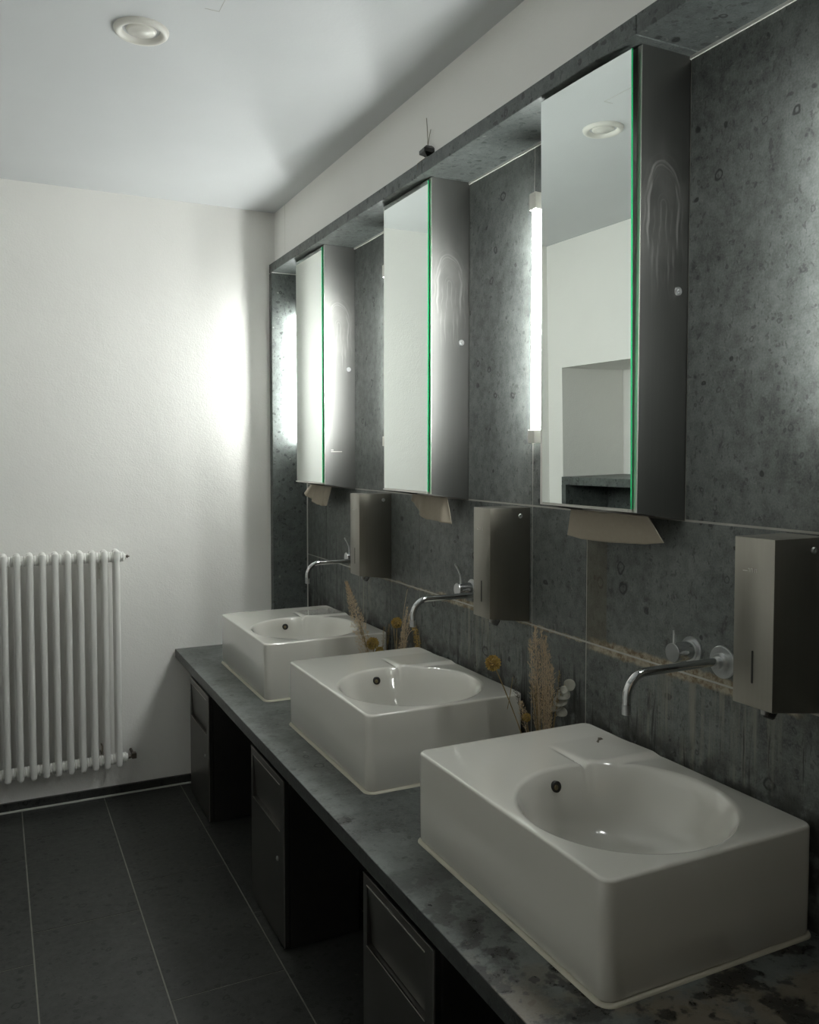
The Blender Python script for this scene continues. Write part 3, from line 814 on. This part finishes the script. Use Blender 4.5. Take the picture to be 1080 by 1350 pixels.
def strawflower(c, r, base, bend, parent, face=(-.5, -.8, .3)):
    bm = bmesh.new(); tube(bm, stem_pts(base, c, bend), .0014, 6); st = obj('flower_stem', bm, M['stem'], parent)
    bm = bmesh.new(); f = Vector(face).normalized(); a = f.orthogonal().normalized(); b = f.cross(a); c = Vector(c)
    bmesh.ops.create_icosphere(bm, subdivisions=2, radius=r * .66, matrix=Matrix.Translation(c))
    for f_ in bm.faces: f_.material_index = 1
    for k in range(120):
        th = k * 2.39996; el = k / 120; d = (f * (1 - 1.55 * el) + (a * cos(th) + b * sin(th)) * math.sqrt(max(0, 1 - (1 - 1.55 * el) ** 2))).normalized()
        leaf(bm, c + d * r * .56, d + f * .25 + Vector((rnd.uniform(-.3, .3), rnd.uniform(-.3, .3), rnd.uniform(-.3, .3))), r * rnd.uniform(.34, .5), r * .17)
    obj('flower_head', bm, [M['yellow'], M['stem']], st)
def disc_leaf(c, r, nrm, parent, stem_from):
    nrm = Vector(nrm).normalized(); a = nrm.orthogonal().normalized(); b = nrm.cross(a); c = Vector(c); bm = bmesh.new()
    cen = bm.verts.new(c - nrm * .002); R1 = []; R2 = []
    for i in range(24):
        th = 2 * pi * i / 24; q = .9 + .1 * cos(th - 1); R1.append(bm.verts.new(c + (a * cos(th) + b * sin(th)) * r * .6 * q)); R2.append(bm.verts.new(c + (a * cos(th) + b * sin(th)) * r * q + nrm * .003 * cos(2 * th)))
    for i in range(24):
        j = (i + 1) % 24; bm.faces.new((cen, R1[i], R1[j])); bm.faces.new((R1[i], R2[i], R2[j], R1[j]))
    tube(bm, [Vector(stem_from), c], .0009, 5)
    o = obj('round_leaf', bm, M['silverleaf'], parent, 60); md = o.modifiers.new('thick', 'SOLIDIFY'); md.thickness = .0007

# bouquet behind the near basin
B = Vector((-.075, 1.850, KT + .0))
root = thing('dried_bouquet', 'dried grass bunch with yellow flower and round leaves, behind the nearest basin', 'dried flowers', B, 'dried flower bunches between the basins')
for tip, bw, bend in (((-.113, 1.835, 1.083), .011, (0, 0, 0)), ((-.098, 1.830, 1.070), .012, (.004, 0, 0)), ((-.082, 1.832, 1.055), .012, (.012, 0, 0)),
                      ((-.118, 1.850, 1.045), .010, (-.008, 0, 0)), ((-.074, 1.828, 1.010), .011, (.014, 0, 0)), ((-.106, 1.846, 1.060), .012, (0, 0, 0)), ((-.090, 1.826, 1.040), .013, (.004, 0, 0)), ((-.064, 1.826, .975), .009, (.014, 0, 0))):
    plume(B + Vector((rnd.uniform(-.006, .006), rnd.uniform(-.006, .006), .001)), tip, bend, .42, bw * rnd.uniform(.6, .9), 360, root, ln=.013)
plume(B + Vector((0, 0, .001)), (-.160, 1.86, .955), (-.02, 0, 0), .75, .006, 90, root, 'seed', .009, label='dark seed spike')
plume(B + Vector((.004, 0, .001)), (-.050, 1.815, .965), (.012, 0, 0), .60, .005, 110, root, 'stem', .008, label='beaded brown seed spike')
plume(B + Vector((-.002, 0, .001)), (-.150, 1.845, .890), (-.01, 0, 0), .70, .010, 160, root, 'straw', .010)
for k in range(9):
    bm = bmesh.new(); tube(bm, stem_pts(B + Vector((rnd.uniform(-.01, .01), rnd.uniform(-.01, .01), .001)), (-.125 + .075 * k / 8 + rnd.uniform(-.01, .01), 1.84, .90 + rnd.uniform(-.04, .06)), (rnd.uniform(-.01, .01), 0, 0)), .0010, 5); obj('stem', bm, M['stem'], root)
strawflower((-.232, 1.850, H - .536), .0225, B + Vector((-.01, 0, .001)), (.012, 0, .015), root)
bm = bmesh.new(); tube(bm, stem_pts((-.172, 1.85, .955), (-.188, 1.85, .872), (.004, 0, .01)), .0009, 5); obj('loose_stalk', bm, M['stem'], root)
strawflower((-.132, 1.845, .845), .013, B + Vector((-.006, 0, .001)), (-.01, 0, 0), root, (-.2, -.6, .8))
for c, r, nr in (((-.021, 1.812, .925), .0175, (-.75, -.6, .15)), ((-.036, 1.815, .913), .0125, (-.8, -.5, .5)), ((-.030, 1.822, .897), .0205, (-.5, -.5, .75)), ((-.037, 1.826, .880), .021, (-.5, -.45, .8)), ((-.046, 1.832, .866), .019, (-.6, -.4, .75)), ((-.034, 1.822, .850), .016, (-.5, -.5, .75))):
    disc_leaf(c, r, nr, root, (-.045, 1.835, c[2] - .012))
bm = bmesh.new(); tube(bm, [B + Vector((0, 0, .001)), (-.055, 1.842, .78), (-.044, 1.834, .87), (-.028, 1.82, .925)], .0012, 6); obj('stem', bm, M['stem'], root)

# bouquet between the middle and the far basin
B = Vector((-.100, 2.845, KT))
root = thing('dried_bouquet', 'leaning dried pampas with yellow flowers, between the middle and farthest basins', 'dried flowers', B, 'dried flower bunches between the basins')
plume(B + Vector((0, 0, .001)), (-.231, 2.860, H - .468), (-.005, 0, .0), .34, .028, 1700, root, ln=.015, label='broad fluffy pampas plume', shape=lambda s: (min(1, (1 - s) * 1.9) * .9 + .08) * min(1, s * 6 + .4))
for tip in ((-.186, 2.85, .925), (-.180, 2.85, .900), (-.075, 2.83, .905), (-.095, 2.83, .895)):
    plume(B + Vector((rnd.uniform(-.01, .01), 0, .001)), tip, (0, 0, 0), .72, .005, 90, root, 'stem', .009)
strawflower((-.137, 2.840, .840), .026, B + Vector((-.01, 0, .001)), (0, 0, 0), root, (-.5, -.6, .6))
strawflower((-.110, 2.835, .812), .017, B + Vector((0, 0, .001)), (0, 0, 0), root, (-.3, -.7, .5))
B2 = Vector((-.055, 2.775, KT))
strawflower((-.058, 2.800, H - .617), .0225, B2 + Vector((0, .01, .001)), (-.008, 0, 0), root)
for tip in ((-.028, 2.775, .975), (-.022, 2.765, .950), (-.036, 2.780, .935), (-.040, 2.785, .905)):
    plume(B2 + Vector((rnd.uniform(-.01, .01), 0, .001)), tip, (-.006, 0, 0), .45, .007, 260, root, ln=.010)
for k in range(6):
    bm = bmesh.new(); tube(bm, stem_pts(B2 + Vector((rnd.uniform(-.012, .012), 0, .001)), (-.075 + .045 * k / 5, 2.79, .88 + rnd.uniform(-.03, .04)), (rnd.uniform(-.01, .01), 0, 0)), .0010, 5); obj('stem', bm, M['stem'], root)
bm = bmesh.new(); tube(bm, stem_pts(B2 + Vector((.01, 0, .001)), (-.026, 2.775, 1.043), (-.030, 0, .04), 16), .0007, 5); obj('arching_stalk', bm, M['straw'], root)
arch = stem_pts(B2 + Vector((0, 0, .10)), (-.018, 2.725, .900), (-.010, 0, .10), 14)
bm = bmesh.new(); tube(bm, arch, .0009, 5); obj('arching_stalk', bm, M['straw'], root)
plume((-.030, 2.735, .945), (-.010, 2.715, .800), (.012, 0, .0), .05, .011, 700, root, 'yellow', .007, label='drooping yellow flower spike')
